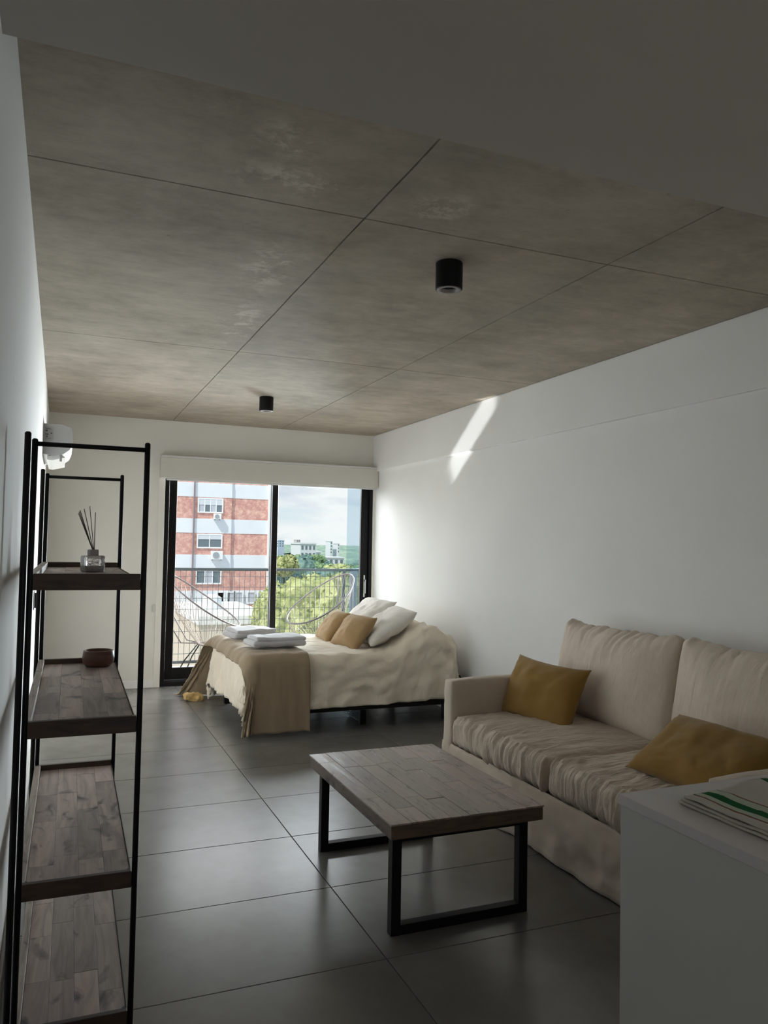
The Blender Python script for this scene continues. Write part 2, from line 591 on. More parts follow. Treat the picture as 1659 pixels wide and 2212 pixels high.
# floor: grout bed with separate porcelain tiles
fl = struct('floor', B(XL, XR, YF, YB+0.25, -0.12, -0.004), GROUT)
tile_meshes = {}
xs = [XL, 1.092, 2.292, XR]
y = 2.546-0.604*8
rows = []
while y < YB+0.2:
    rows.append((max(y, YF), min(y+0.604, YB+0.1)))
    y += 0.604
for (ya, yb) in rows:
    for xa, xb in zip(xs, xs[1:]):
        w, h = round(xb-xa-0.004, 4), round(yb-ya-0.004, 4)
        if w < 0.02 or h < 0.02: continue
        key = (w, h)
        if key not in tile_meshes:
            o = obj('tile', B(-w/2, w/2, -h/2, h/2, -0.009, 0), TILE, fl, bevel=0.0012)
            tile_meshes[key] = o
        else:
            o = tile_meshes[key].copy()
            COL.objects.link(o)
        o.location = ((xa+xb)/2, (ya+yb)/2, random.uniform(-0.0004, 0.0))
        o.rotation_euler = (random.uniform(-0.0006, 0.0006), random.uniform(-0.0004, 0.0004), 0)

# concrete ceiling with recessed joints
ce = struct('ceiling', B(XL, XR, 1.5, YB, ZC+0.012, ZC+0.35), DARKJOINT)
cx = [XL, 0.996, 2.098, XB]
cy = [1.60, 2.652, 4.855, YB]
for ya, yb in zip(cy, cy[1:]):
    for xa, xb in zip(cx, cx[1:]):
        g = 0.0035
        x0 = xa + (g if xa != XL else 0)
        x1 = xb - (g if xb != XB else 0)
        bm = bmesh.new()
        # slightly ragged cast edge
        nx, ny = 10, 14
        def rag(t, s): return fbm((t*3.1, s*5.7, 0.3), 3)*0.003
        grid = []
        for i in range(nx+1):
            row = []
            for j in range(ny+1):
                X = x0+(x1-x0)*i/nx
                Y = ya+g+(yb-ya-2*g)*j/ny
                if i == 0 and xa != XL: X += rag(Y, xa)
                if i == nx and xb != XB: X += rag(Y, xb)
                if j == 0: Y += rag(X, ya)
                if j == ny: Y += rag(X, yb)
                row.append(bm.verts.new((X, Y, ZC)))
            grid.append(row)
        fs = [bm.faces.new((grid[i][j], grid[i+1][j], grid[i+1][j+1], grid[i][j+1])) for i in range(nx) for j in range(ny)]
        r = bmesh.ops.extrude_face_region(bm, geom=fs)
        for v in [e for e in r['geom'] if isinstance(e, bmesh.types.BMVert)]:
            v.co.z += 0.02
        obj('concrete_panel', bm, CONC, ce)
# dropped plasterboard soffit nearest the camera
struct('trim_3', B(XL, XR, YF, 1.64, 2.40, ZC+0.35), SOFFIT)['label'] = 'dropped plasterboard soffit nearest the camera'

# ------------------------------------------------------------------ balcony door (black aluminium slider)
dr = bpy.data.objects.new('door_1', None)
dr.location = (0, 0, 0)
fin(dr)
dr['kind'] = 'structure'
YD = 8.02
bm = bmesh.new()
box(bm, 0.945, 0.99, YD-0.03, YD+0.12, 0, 2.16)
box(bm, 3.13, 3.172, YD-0.03, YD+0.12, 0, 2.16)
box(bm, 0.99, 3.13, YD-0.03, YD+0.12, 2.12, 2.16)
box(bm, 0.99, 3.13, YD-0.03, YD+0.12, 0, 0.045)
obj('door_frame', bm, ALU, dr, bevel=0.003)
def sash(x0, x1, y0, y1, lw, rw):
    bm = bmesh.new()
    box(bm, x0, x0+lw, y0, y1, 0.05, 2.12)
    box(bm, x1-rw, x1, y0, y1, 0.05, 2.12)
    box(bm, x0+lw, x1-rw, y0, y1, 2.05, 2.12)
    box(bm, x0+lw, x1-rw, y0, y1, 0.05, 0.165)
    s = obj('door_sash', bm, ALU, dr, bevel=0.003)
    obj('pane', B(x0+lw-0.005, x1-rw+0.005, (y0+y1)/2-0.004, (y0+y1)/2+0.004, 0.16, 2.055), GLASS, s)
    return s
sash(0.992, 2.115, YD+0.062, YD+0.105, 0.085, 0.07)
s2 = sash(2.045, 3.128, YD+0.0, YD+0.043, 0.062, 0.085)
bm = B(3.078, 3.098, YD-0.014, YD+0.001, 0.86, 1.10)
box(bm, 3.081, 3.095, YD-0.045, YD-0.014, 1.03, 1.052)
box(bm, 3.081, 3.095, YD-0.05, YD-0.038, 0.90, 1.052)
obj('door_handle', bm, CHROME, s2, bevel=0.003, label='steel pull handle on the right sash')

# roller blind box over the door
bl = empty('roller_blind', 'white roller blind rolled up in its box above the balcony door', 'blind', (2.04, YB-0.0125, 2.04))
BL = plaster('blind_box_paint', (0.62, 0.60, 0.55, 1))
obj('blind_box', B(-1.155, 1.145, -0.085, 0.0, 0.014, 0.215), BL, bl, bevel=0.004)
obj('top_rail', B(-1.155, 1.145, -0.10, 0.0, 0.215, 0.236), WPLASTIC, bl, bevel=0.004)
obj('hem_bar', B(-1.09, 1.13, -0.05, -0.03, -0.006, 0.014), WPLASTIC, bl, bevel=0.003)

# wall socket on the back wall and dark fitting on the left wall
sk = empty('wall_switch', 'small white switch plate on the wall left of the balcony door', 'switch', (0.875, YB-0.012, 0.77))
obj('plate', B(-0.022, 0.008, -0.006, 0.012, -0.035, 0.035), WPLASTIC, sk, bevel=0.003)
obj('rocker', B(-0.013, -0.001, -0.010, -0.006, -0.02, 0.02), WPLASTIC, sk, bevel=0.001)
hk = empty('wall_bracket', 'narrow dark fitting on the left wall seen between the shelf uprights', 'bracket', (XL, 5.1, 1.02))
obj('back_plate', B(0, 0.006, -0.03, 0.03, -0.01, 0.10), GPLASTIC, hk, bevel=0.002)
obj('peg', B(0.006, 0.022, -0.012, 0.012, 0.0, 0.09), BLACK, hk, bevel=0.003)

# ------------------------------------------------------------------ ceiling spotlights
def downlight(loc, label):
    t = empty('ceiling_spotlight', label, 'spotlight', loc, 0, 'black cylinder spotlights on the concrete ceiling')
    obj('housing', lathe([(0, 0), (0.054, 0), (0.0575, -0.004), (0.0575, -0.112), (0.055, -0.115), (0.052, -0.115), (0.052, -0.09), (0, -0.09)], 40), BLACK, t, smooth=False)
    o = obj('trim_ring', lathe([(0.052, -0.112), (0.052, -0.1165), (0.036, -0.1165), (0.030, -0.104), (0.031, -0.100), (0.05, -0.104), (0.052, -0.112)], 40), GPLASTIC, t, smooth=True)
    obj('lens', lathe([(0, -0.101), (0.022, -0.1035), (0.030, -0.100), (0.030, -0.094), (0, -0.094)], 32), BLACK, t, smooth=True)
downlight((1.485, 2.92, ZC), 'black cylinder ceiling spotlight nearer the camera, beside the concrete joint')
downlight((1.53, 6.28, ZC), 'smaller-looking black cylinder ceiling spotlight near the balcony door')

# ------------------------------------------------------------------ air conditioner on left wall
ac = empty('air_conditioner', 'white split air conditioner on the left wall above the shelf', 'air conditioner', (XL, 5.98, 2.0))
prof = [(0, 0.03), (0, 0.245), (0.12, 0.245), (0.186, 0.222), (0.196, 0.17), (0.196, 0.115), (0.178, 0.07), (0.135, 0.035), (0.07, 0.022)]
def extrude_xz(prof, y0, y1):
    bm = bmesh.new()
    a = [bm.verts.new((x, y0, z)) for x, z in prof]
    b = [bm.verts.new((x, y1, z)) for x, z in prof]
    n = len(prof)
    bm.faces.new(a); bm.faces.new(b[::-1])
    for i in range(n):
        bm.faces.new((a[i], a[(i+1) % n], b[(i+1) % n], b[i]))
    return bm
obj('body', extrude_xz(prof, 0.006, 0.85), WPLASTIC, ac, bevel=0.003)
obj('end_cap', extrude_xz([(x, z) for x, z in prof], 0.0, 0.006), SHADESIDE, ac, label='end panel with its shade painted in grey')
obj('louvre', extrude_xz([(0.03, 0.018), (0.125, 0.033), (0.15, 0.012), (0.06, -0.012), (0.03, -0.008)], 0.012, 0.84), WPLASTIC, ac, bevel=0.002)
obj('louvre_hinge', B(0.112, 0.128, 0.0, 0.02, -0.018, 0.03), GPLASTIC, ac, bevel=0.002, label='grey hinge on the louvre')
lb = obj('rating_label', B(0.010, 0.066, -0.0015, 0.0, 0.125, 0.226), M('label_paper', (0.42, 0.41, 0.40, 1), 0.6).m, ac)
DK = M('label_ink', (0.10, 0.08, 0.10, 1), 0.6).m
for (x0, x1, z0, z1) in ((0.014, 0.028, 0.19, 0.20), (0.013, 0.034, 0.166, 0.174), (0.048, 0.060, 0.174, 0.182), (0.015, 0.045, 0.212, 0.215), (0.015, 0.055, 0.205, 0.2075), (0.018, 0.03, 0.150, 0.158), (0.014, 0.05, 0.140, 0.142)):
    obj('label_print', B(x0, x1, -0.0022, -0.0015, z0, z1), DK, lb)

# ------------------------------------------------------------------ shelving unit
sh = empty('shelving_unit', 'tall black metal shelving unit with four wooden trays against the left wall', 'shelf', (0, 2.3, 0), -0.012)
def post(x, y, top, r=0.0078):
    bm = tube(bmesh.new(), [(x, y, 0.0), (x, y, top-0.004), (x, y, top)], [r, r, r*0.6], 14)
    return obj('upright', bm, BLACK, sh, smooth=True)
LEN = 1.19
for yy, k in ((0, 0), (LEN, 0)):
    post(-0.0885, yy-0.012, 1.717, 0.0085)
    post(-0.0712, yy+0.002, 1.701, 0.0080)
    post(0.2205, yy, 1.708)
    obj('top_rod', tube(bmesh.new(), [(-0.070, yy, 1.687), (0.2205, yy, 1.687)], 0.0065, 12), BLACK, sh, smooth=True)
def tray(ztop, seed):
    rnd = random.Random(seed)
    t = bpy.data.objects.new('tray', None)
    t.location = (0, 0, ztop)
    fin(t, sh)
    x0, x1 = -0.079, 0.2125
    obj('front_rim', B(x0, x1, -0.001, 0.017, -0.045, 0), RIMWOOD, t, bevel=0.0015, label='dark end rim of the tray')
    obj('far_rim', B(x0, x1, LEN-0.017, LEN, -0.045, 0), RIMWOOD, t, bevel=0.0015)
    obj('side_rim', B(x0, x0+0.022, 0.017, LEN-0.017, -0.045, 0), RIMLONG, t, bevel=0.0015)
    obj('steel_edge', B(x1+0.0005, x1+0.0025, 0.0, LEN, -0.045, -0.018), BLACK, t)
    # butcher-block staves
    nc = 4
    bx0, bx1 = x0+0.0225, x1
    w = (bx1-bx0)/nc
    for c in range(nc):
        y = 0.0175
        end = LEN-0.0175
        first = True
        while y < end-0.001:
            l = rnd.uniform(0.12, 0.3) if first else rnd.uniform(0.24, 0.46)
            first = False
            yb = min(end, y+l)
            if end-yb < 0.1: yb = end
            o = obj('stave', B(bx0+c*w+0.0004, bx0+(c+1)*w-0.0004, y+0.0004, yb-0.0004, -0.040, -0.020-rnd.uniform(0, 0.0006)), SHELFWOOD, t, bevel=0.0006)
            y = yb
    for xx in (x0+0.02, x1-0.022):
        bm = bmesh.new()
        a = [(xx, 0.017, -0.0185), (xx+(0.02 if xx > 0 else 0.02), 0.017, -0.0185), (xx+(0.02 if xx > 0 else 0), 0.042, -0.0185)]
        va = [bm.verts.new(p) for p in a]
        vb = [bm.verts.new((p[0], p[1], -0.006)) for p in a]
        bm.faces.new(va); bm.faces.new(vb[::-1])
        for i in range(3):
            bm.faces.new((va[i], va[(i+1) % 3], vb[(i+1) % 3], vb[i]))
        obj('corner_bracket', bm, BLACK, t)
for i, z in enumerate((1.337, 0.942, 0.517, 0.140)):
    tray(z, 11+i*5)

# reed diffuser on top tray
df = empty('reed_diffuser', 'small glass reed diffuser with black collar on the top tray', 'diffuser', (0.109, 2.96, 1.3175), 0.3)
def sqprism(h, z0, z1, rr, m, nm, **kw):
    bm = rbox(h, h, (z1-z0)/2, rr, 10)
    for v in bm.verts: v.co.z += (z0+z1)/2
    return obj(nm, bm, m, df, smooth=True, **kw)
sqprism(0.034, 0.0, 0.058, 0.006, BOTTLEGLASS, 'bottle')
obj('oil', B(-0.028, 0.028, -0.028, 0.028, 0.005, 0.022), M('dark_oil', (0.09, 0.06, 0.05, 1), 0.2).m, df)
sqprism(0.0155, 0.056, 0.079, 0.003, GPLASTIC, 'collar')
lat = Matrix.Rotation(-0.3, 3, 'Z')
for dx, dz, dy in ((-0.052, 0.140, 0.012), (-0.048, 0.150, -0.01), (-0.034, 0.156, 0.01), (-0.016, 0.166, 0.0), (0.004, 0.145, 0.012), (-0.050, 0.146, 0.02)):
    top = lat @ Vector((dx, dy, 0.066+dz))
    bt = lat @ Vector((0.004, -dy*0.3, 0.062))
    obj('reed', tube(bmesh.new(), [bt, top], 0.0014, 6), M('dark_rattan', (0.06, 0.05, 0.04, 1), 0.8).m if dx == -0.052 else bpy.data.materials['dark_rattan'], df)

# wooden bowl on second tray
bw = empty('wooden_bowl', 'small reddish-brown turned wooden bowl on the second tray', 'bowl', (0.158, 3.38, 0.9225))
obj('bowl', lathe([(0, 0), (0.045, 0), (0.058, 0.012), (0.062, 0.035), (0.058, 0.062), (0.052, 0.064), (0.050, 0.060), (0.052, 0.035), (0.044, 0.016), (0, 0.012)], 36), BOWLWOOD, bw, smooth=True)

# ------------------------------------------------------------------ coffee table
ct = empty('coffee_table', 'low coffee table with rustic wood top and black steel sled legs', 'table', (1.455, 3.115, 0))
TX, TY, TT = 0.325, 0.50, 0.428
core = obj('table_core', B(-TX+0.003, TX-0.003, -TY+0.003, TY-0.003, TT-0.058, TT-0.006), TABLEEDGE, ct, bevel=0.004, label='thick dark edge of the tabletop')
rnd = random.Random(5)
nc = 8
w = 2*TX/nc
for c in range(nc):
    y = -TY
    first = True
    while y < TY-0.001:
        l = rnd.uniform(0.15, 0.4) if first else rnd.uniform(0.3, 0.6)
        first = False
        yb = min(TY, y+l)
        if TY-yb < 0.12: yb = TY
        obj('plank', B(-TX+c*w+0.0005, -TX+(c+1)*w-0.0005, y+0.0005, yb-0.0005, TT-0.007, TT-rnd.uniform(0, 0.0014)), TABLEWOOD, ct, bevel=0.0012)
        y = yb
for s in (-1, 1):
    fr = bpy.data.objects.new('sled_leg', None)
    fr.location = (0, s*0.418, 0)
    fin(fr, ct)
    for xs_ in (-1, 1):
        obj('leg', B(xs_*0.272-0.019, xs_*0.272+0.019, -0.02, 0.02, 0.0, TT-0.058), BLACK, fr, bevel=0.002)
    obj('foot_bar', B(-0.253, 0.253, -0.02, 0.02, 0.0, 0.036), BLACK, fr, bevel=0.002)
    obj('top_bar', B(-0.253, 0.253, -0.02, 0.02, TT-0.09, TT-0.058), BLACK, fr, bevel=0.002)

# ------------------------------------------------------------------ sofa
so = empty('sofa', 'two-seat sofa in a wrinkled beige slipcover against the right wall', 'sofa', (0, 0, 0))
SY0, SY1, SX0, SX1 = 2.03, 4.175, 2.12, 3.14
def moved(bm, c):
    for v in bm.verts: v.co += Vector(c)
    return bm
def wr(a, f, seed=0, o=3):
    return lambda p, u: a*fbm((p.x*f[0]+seed, p.y*f[1]+seed, p.z*f[2]), o)
obj('base', B(SX0+0.05, SX1-0.02, SY0+0.03, SY1-0.03, 0.05, 0.29), SOFAFAB, so)
# arms
for yc, nm in ((SY1-0.055, 'armrest'), (SY0+0.055, 'armrest')):
    bm = rbox(0.50, 0.056, 0.315, 0.018, 26, (0.0, 0.004, 0.003), wr(0.006, (5, 5, 7), 2))
    obj(nm, moved(bm, (SX0+0.505, yc, 0.337 if yc > 3 else 0.326)), SOFAFAB, so, smooth=True)
# skirt: waved cloth around the base
def skirt(x0, y0, x1, y1, seed, push):
    bm = bmesh.new()
    n, m = 110, 14
    d = Vector((x1-x0, y1-y0, 0)); L_ = d.length; d.normalize()
    nn = Vector((-d.y, d.x, 0))
    g = []
    for i in range(n+1):
        s = L_*i/n
        row = []
        for j in range(m+1):
            t = j/m
            z = 0.292-(0.284+0.010*fbm((s*2.2, seed, 1), 2))*t
            off = t*push+t*0.034*fbm((s*3.4+seed*3, t*1.2, 0), 3)+0.010*fbm((s*9, t*5+seed, 2), 3)
            p = Vector((x0, y0, 0))+d*s+nn*off
            row.append(bm.verts.new((p.x, p.y, max(z, 0.004))))
        g.append(row)
    for i in range(n):
        for j in range(m):
            bm.faces.new((g[i][j], g[i+1][j], g[i+1][j+1], g[i][j+1]))
    o = obj('skirt', bm, SOFAFAB, so, smooth=True)
    md = o.modifiers.new('thick', 'SOLIDIFY'); md.thickness = 0.004
skirt(SX0+0.008, SY0, SX0+0.008, SY1, 1, 0.018)
skirt(SX0, SY1-0.004, SX1, SY1-0.004, 2, 0.01)
# seat cushions
def crinkle(a, seed):
    # gathers across the front edge, fanning backwards along x
    def f(p, u):
        front = max(0.0, -u.x)
        r = noise.noise(Vector((p.x*5+seed, p.y*42+2.2*noise.noise(Vector((p.x*8, p.y*6, seed))), p.z*5)))
        r2 = fbm((p.x*7+seed, p.y*16, p.z*7), 3)
        if u.x < -0.93 :
            return a*(1.25*noise.noise(Vector((seed, p.y*46+2.5*p.z*noise.noise(Vector((p.y*3, p.z*14, seed))), p.z*6+seed)))+0.4*r2)
        return a*(0.15+0.9*front**1.5)*r*1.2+a*0.5*r2
    return f
for yc, hy, sd in ((3.585, 0.472, 1.0), (2.618, 0.478, 5.0)):
    bm = rbox(0.43, hy, 0.086, 0.045, 120, (0.012, 0.0, 0.024), crinkle(0.014, sd))
    obj('seat_cushion', moved(bm, (SX0+0.425, yc, 0.372)), SOFATOP, so, smooth=True)
# back frame and back cushions
bm = rbox(0.07, 1.0, 0.30, 0.05, 30, (0, 0, 0.01), wr(0.006, (4, 4, 4), 8))
obj('backrest', moved(bm, (SX1-0.07, (SY0+SY1)/2, 0.60)), SOFAFAB, so, smooth=True)
def backcush(yc, hy, seed, tilt, rz):
    def dsp(p, u):
        g = max(0.0, u.z)
        v = noise.noise(Vector((p.y*30+1.5*noise.noise(Vector((p.y*5, p.z*7, seed))), p.z*4, seed)))
        low = max(0, -u.z)*max(0, abs(u.y)-0.1)
        v2 = noise.noise(Vector((seed, (p.z*22-p.y*16)*1.0, p.x*4)))
        return 0.016*g**1.8*v+0.011*low*v2+0.010*fbm((p.x*4, p.y*4, p.z*4+seed), 3)
    bm = rbox(0.075, hy, 0.275, 0.058, 84, (0.05, 0.0, 0.006), dsp)
    R = Matrix.Rotation(rz, 3, 'Z') @ Matrix.Rotation(tilt, 3, 'Y')
    for v in bm.verts:
        e_ = max((abs(v.co.y)/hy)**4, (abs(v.co.z)/0.275)**4)
        v.co.x *= 1-0.42*min(1, e_)
        v.co.z += 0.026*(abs(v.co.y)/hy)**5*(1 if v.co.z > 0 else -0.4)-0.012*(1-(v.co.y/hy)**2)*max(0, v.co.z/0.275)**2
        v.co = R @ v.co
        v.co += Vector((2.90, yc, 0.71))
    obj('back_cushion', bm, SOFABACK, so, smooth=True)
backcush(3.595, 0.49, 3.0, 0.20, 0.0)
backcush(2.62, 0.475, 14.0, 0.20, 0.0)

def cushion(name, label, cat, mat, W, H, T, c, u, v, seed, group=None, ears=0.10, wrk=0.012):
    o = obj(name, pillow(W, H, T, 34, seed, ears, wrk), mat, None, smooth=True)
    place(o, c, u, v)
    tag(o, label, cat, group)
    return o
cushion('throw_cushion', 'mustard oblong cushion leaning in the far corner of the sofa by the armrest', 'cushion', MUSTARD,
        0.60, 0.38, 0.17, (2.585, 3.83, 0.602), (-0.14, 1, 0.02), (0.42, 0.10, 0.9), 1, 'mustard cushions on the sofa')
cushion('throw_cushion', 'mustard oblong cushion on the sofa seat behind the white counter', 'cushion', MUSTARD,
        0.62, 0.37, 0.15, (2.465, 2.48, 0.588), (0.0, 1, 0.0), (0.31, 0.03, 0.21), 2, 'mustard cushions on the sofa')

# ------------------------------------------------------------------ bed
bed = empty('bed', 'double bed with cream duvet, head against the right wall by the balcony door', 'bed', (0, 0, 0))
obj('bed_base', B(1.36, 3.12, 5.80, 7.14, 0.13, 0.36), BEDBASE, bed, bevel=0.01)
bm = rbox(0.84, 0.66, 0.10, 0.05, 20)
obj('mattress', moved(bm, (2.20, 6.46, 0.445)), SHEET, bed, smooth=True)
for x, y in ((1.42, 5.90), (2.28, 5.90), (3.02, 5.90), (1.42, 7.02), (2.28, 7.02), (3.02, 7.02)):
    obj('leg', B(x-0.025, x+0.025, y-0.025, y+0.025, 0, 0.13), BLACK, bed, bevel=0.003)

RX0, RX1, RY0, RY1 = 1.40, 2.98, 5.83, 7.10      # flat top of the covers
def ztop(x, y):
    z = 0.578
    if x > 2.45:
        t = min(1, (x-2.45)/0.38)
        s = t*t*(3-2*t)
        z += 0.235*s*(0.9+0.1*math.sin(y*4))-0.07*max(0, (x-2.82)/0.16)**2
    z += 0.006*fbm((x*3, y*5, 1), 3)+0.010*math.exp(-((y-6.45)/0.7)**2)
    return z
def drape(U, V, r, zadd=0.0, off=0.0, seed=0, flare=0.10, amp=0.03, kx=0.0, freq=9):
    cx_, cy_ = max(RX0, min(RX1, U)), max(RY0, min(RY1, V))
    e = Vector((U-cx_, V-cy_, 0))
    L_ = e.length
    zt = ztop(cx_, cy_)+zadd
    if L_ < 1e-6:
        return Vector((cx_, cy_, zt))
    n = e/L_
    q = r*PI/2
    if L_ < q:
        a = L_/r
        o, dn = r*math.sin(a), r*(1-math.cos(a))
    else:
        s = L_-q
        dn = r+s*math.cos(flare)
        per = cx_*n.y-cy_*n.x+math.atan2(n.y, n.x)*0.35
        wv = amp*min(1, s/0.3)*(fbm((per*freq*0.5+seed, s*1.2, seed), 2)+0.4*fbm((per*freq+seed, s*3, 4), 2))
        o = r+s*math.sin(flare)+wv
    p = Vector((cx_, cy_, 0))+n*(o+off)
    p.z = zt-dn*(zt-0.165)/(0.58-0.165)
    if V > RY1 and kx:
        p.x -= kx*dn*max(0, 1-(U-RX0)/0.7)
        p.y += kx*dn*0.8*max(0, 1-(U-RX0)/0.7)
    return p
def cloth(name, us, vs, r, mat, parent, thick=0.012, wrinkle=None, zmin=0.006, **kw):
    bm = bmesh.new()
    g = []
    for U in us:
        row = []
        for V in vs:
            p = drape(U, V, r, **kw)
            if wrinkle:
                p += wrinkle(U, V, p)
            if p.z < zmin:
                p.z = zmin+0.004*abs(fbm((U*12, V*12, 0), 2))
            row.append(bm.verts.new(p))
        g.append(row)
    for i in range(len(us)-1):
        for j in range(len(vs)-1):
            bm.faces.new((g[i][j], g[i+1][j], g[i+1][j+1], g[i][j+1]))
    o = obj(name, bm, mat, parent, smooth=True)
    md = o.modifiers.new('thick', 'SOLIDIFY'); md.thickness = thick; md.offset = -1
    return o
def lin(a, b, n): return [a+(b-a)*i/n for i in range(n+1)]
def dwr(U, V, p):
    a = 0.0
    # pulled folds falling from the pillow hump towards the near side
    k = max(0, min(1, (U-2.2)/0.6))
    a += 0.030*k*noise.noise(Vector((U*12-V*6, V*2.2, 3)))+0.014*k*noise.noise(Vector((U*25-V*14, V*5, 8)))
    a += 0.013*fbm((U*5+V*3, V*6, 2), 4)
    out = Vector((0, -1, 0)) if V < RY0-0.05 else (Vector((-1, 0, 0)) if U < RX0-0.05 else Vector((0, 0, 1)))
    if V < RY0-0.05:
        # long diagonal drag lines on the hanging side
        a += 0.020*noise.noise(Vector((U*3-V*7, V*11+U*3, 1)))+0.012*noise.noise(Vector((U*9-V*12, V*16, 5)))
    if U < RX0-0.05:
        a += 0.030*noise.noise(Vector((V*11+U*3, U*3, 7)))
    return out*a
cloth('duvet', lin(RX0-0.47, RX1+0.42, 150), lin(RY0-0.455, RY1+0.42, 140), 0.10, DUVET, bed, 0.014, dwr, seed=2, flare=0.07, amp=0.045)

# throw across the foot of the bed
th = cloth('bed_throw', lin(1.25, 1.775, 50), lin(RY0-0.60, RY1+0.66, 150), 0.10, THROW, None, 0.006,
           lambda U, V, p: Vector((0, 0, 0.005))*fbm((U*14, V*10, 3), 3)+Vector((0.02*fbm((V*5, 1, 2), 2)*(1 if U < 1.5 else 0.4)-(0.10*max(0, min(1, (RY0-V)/0.6))*max(0, (1.75-U)/0.5)), -0.010*fbm((U*7, V*1.5, 5), 3) if V < RY0-0.1 else 0, 0)),
           zmin=0.008, zadd=0.016, off=0.024, seed=2, flare=0.07, amp=0.03, kx=0.45)
tag(th, 'tan cotton throw laid across the foot of the bed, hanging to the floor', 'blanket')

# sleeping pillows
cushion('bed_pillow', 'large white bed pillow nearest the sofa, propped on the duvet', 'pillow', SHEET,
        0.64, 0.48, 0.17, (2.60, 6.22, 0.745), (0.16, 1, 0), (0.80, 0.0, 0.55), 5, 'white bed pillows', 0.07, 0.016)
cushion('bed_pillow', 'white bed pillow on the window side, behind the ochre cushions', 'pillow', SHEET,
        0.62, 0.46, 0.17, (2.66, 6.84, 0.765), (-0.05, 1, 0), (0.72, 0.0, 0.62), 6, 'white bed pillows', 0.07, 0.016)
cushion('throw_cushion', 'ochre cushion on the bed nearer the camera, against the white pillow', 'cushion', MUSTARDLIGHT,
        0.44, 0.34, 0.15, (2.30, 6.20, 0.700), (-0.15, 1, 0), (0.62, 0.0, 0.74), 7, 'ochre cushions on the bed', 0.09)
cushion('throw_cushion', 'ochre cushion on the bed nearer the window', 'cushion', MUSTARDLIGHT,
        0.44, 0.34, 0.15, (2.28, 6.68, 0.700), (0.08, 1, 0), (0.62, 0.0, 0.74), 8, 'ochre cushions on the bed', 0.09)

# folded towels
def towel(c, rz, lx, ly, label, seed):
    t = empty('folded_towel', label, 'towel', c, rz, 'folded white towels on the bed throw')
    rnd = random.Random(seed)
    z = 0.0
    for k, (sx, sy, h) in enumerate(((1, 1, 0.042), (0.94, 0.95, 0.034))):
        bm = rbox(lx/2*sx, ly/2*sy, h/2, h*0.48, 44, (0, 0, 0.007), lambda p, u: 0.006*fbm((p.x*9+seed, p.y*9, k*3+p.z*8), 3))
        for v in bm.verts:
            v.co += Vector((rnd.uniform(-0.0, 0.0)+(0.02 if k else 0), 0.01*k, z+h/2))
            v.co.z += 0.012*fbm((v.co.x*4+seed, v.co.y*4, 2), 2)*(1 if k else 0.3)
        obj('fold', bm, TOWEL, t, smooth=True)
        z += h*0.86
towel((1.54, 6.72, 0.625), 0.25, 0.40, 0.25, 'folded white towel farther from the camera on the throw', 2)
towel((1.60, 6.10, 0.625), 0.10, 0.44, 0.27, 'folded white towel nearer the camera on the throw', 4)

# crumpled golden thing on floor beyond the bed foot
bm = rbox(0.085, 0.045, 0.03, 0.025, 26, (0, 0, 0.01), lambda p, u: 0.022*fbm((p.x*16, p.y*16, p.z*20), 3))
o = obj('crumpled_cloth', bm, fabric('golden_cloth', (0.62, 0.42, 0.17, 1), 0.4, (20, 20, 20)), None, smooth=True)
o.location = (1.165, 7.22, 0.036)
tag(o, 'small crumpled golden cloth on the floor beyond the foot of the bed', 'cloth')

# ------------------------------------------------------------------ white counter with worktop
CX, CY, CZ = 1.138, 1.395, 0.90
WC = M('white_laminate', (0.55, 0.55, 0.53, 1), 0.42).m
WT = M('pale_worktop', (0.62, 0.59, 0.585, 1), 0.35, spec=0.4).m
cab = empty('kitchen_cabinet', 'white laminate end cabinet under the counter at lower right', 'cabinet', (CX, CY, 0))
obj('plinth', B(0.03, 1.9, -0.57, -0.03, 0, 0.10), WC, cab)
obj('body', B(0.004, 1.9, -2.3, -0.004, 0.10, CZ-0.022), WC, cab, bevel=0.002)
wt = obj('worktop', B(0, 1.92, -2.32, 0.0, -0.022, 0.0), WT, None, bevel=0.0015)
wt.location = (CX, CY, CZ)
tag(wt, 'pale worktop slab on the white cabinet at lower right', 'worktop')

# striped tea towel
def tea_mat():
    m = M('tea_towel_cotton', (0.6, 0.6, 0.55, 1), 0.95, spec=0.1)
    sep = m.N('ShaderNodeSeparateXYZ')
    m.L(m.coord(), sep.inputs[0])
    nz = m.noise(14, 2)
    ad = m.N('ShaderNodeMath'); ad.operation = 'MULTIPLY_ADD'
    ad.inputs[1].default_value = 0.006
    m.L(nz, ad.inputs[0]); m.L(sep.outputs['X'], ad.inputs[2])
    mr = m.N('ShaderNodeMapRange')
    mr.inputs['From Min'].default_value = 0.0
    mr.inputs['From Max'].default_value = 0.30
    m.L(ad.outputs[0], mr.inputs['Value'])
    r = m.N('ShaderNodeValToRGB')
    r.color_ramp.interpolation = 'CONSTANT'
    base = (0.58, 0.56, 0.50, 1); red = (0.22, 0.12, 0.09, 1); green = (0.02, 0.13, 0.045, 1)
    pale = (0.50, 0.56, 0.44, 1)
    st = [(0, base), (0.115, red), (0.135, pale), (0.19, green), (0.27, pale), (0.345, red), (0.362, base), (0.62, base), (0.80, green), (0.87, base)]
    el = r.color_ramp.elements
    el[0].position, el[0].color = st[0]
    el[1].position, el[1].color = st[1]
    for p, c in st[2:]:
        e = el.new(p); e.color = c
    m.L(mr.outputs[0], r.inputs['Fac'])
    m.base(r.outputs['Color'])
    m.bump(m.noise(420, 2), 0.3, 0.001)
    return m.m
TEA = tea_mat()
tt = empty('tea_towel', 'folded white tea towel with green and brown stripes on the worktop', 'towel', (1.215, 1.285, CZ))
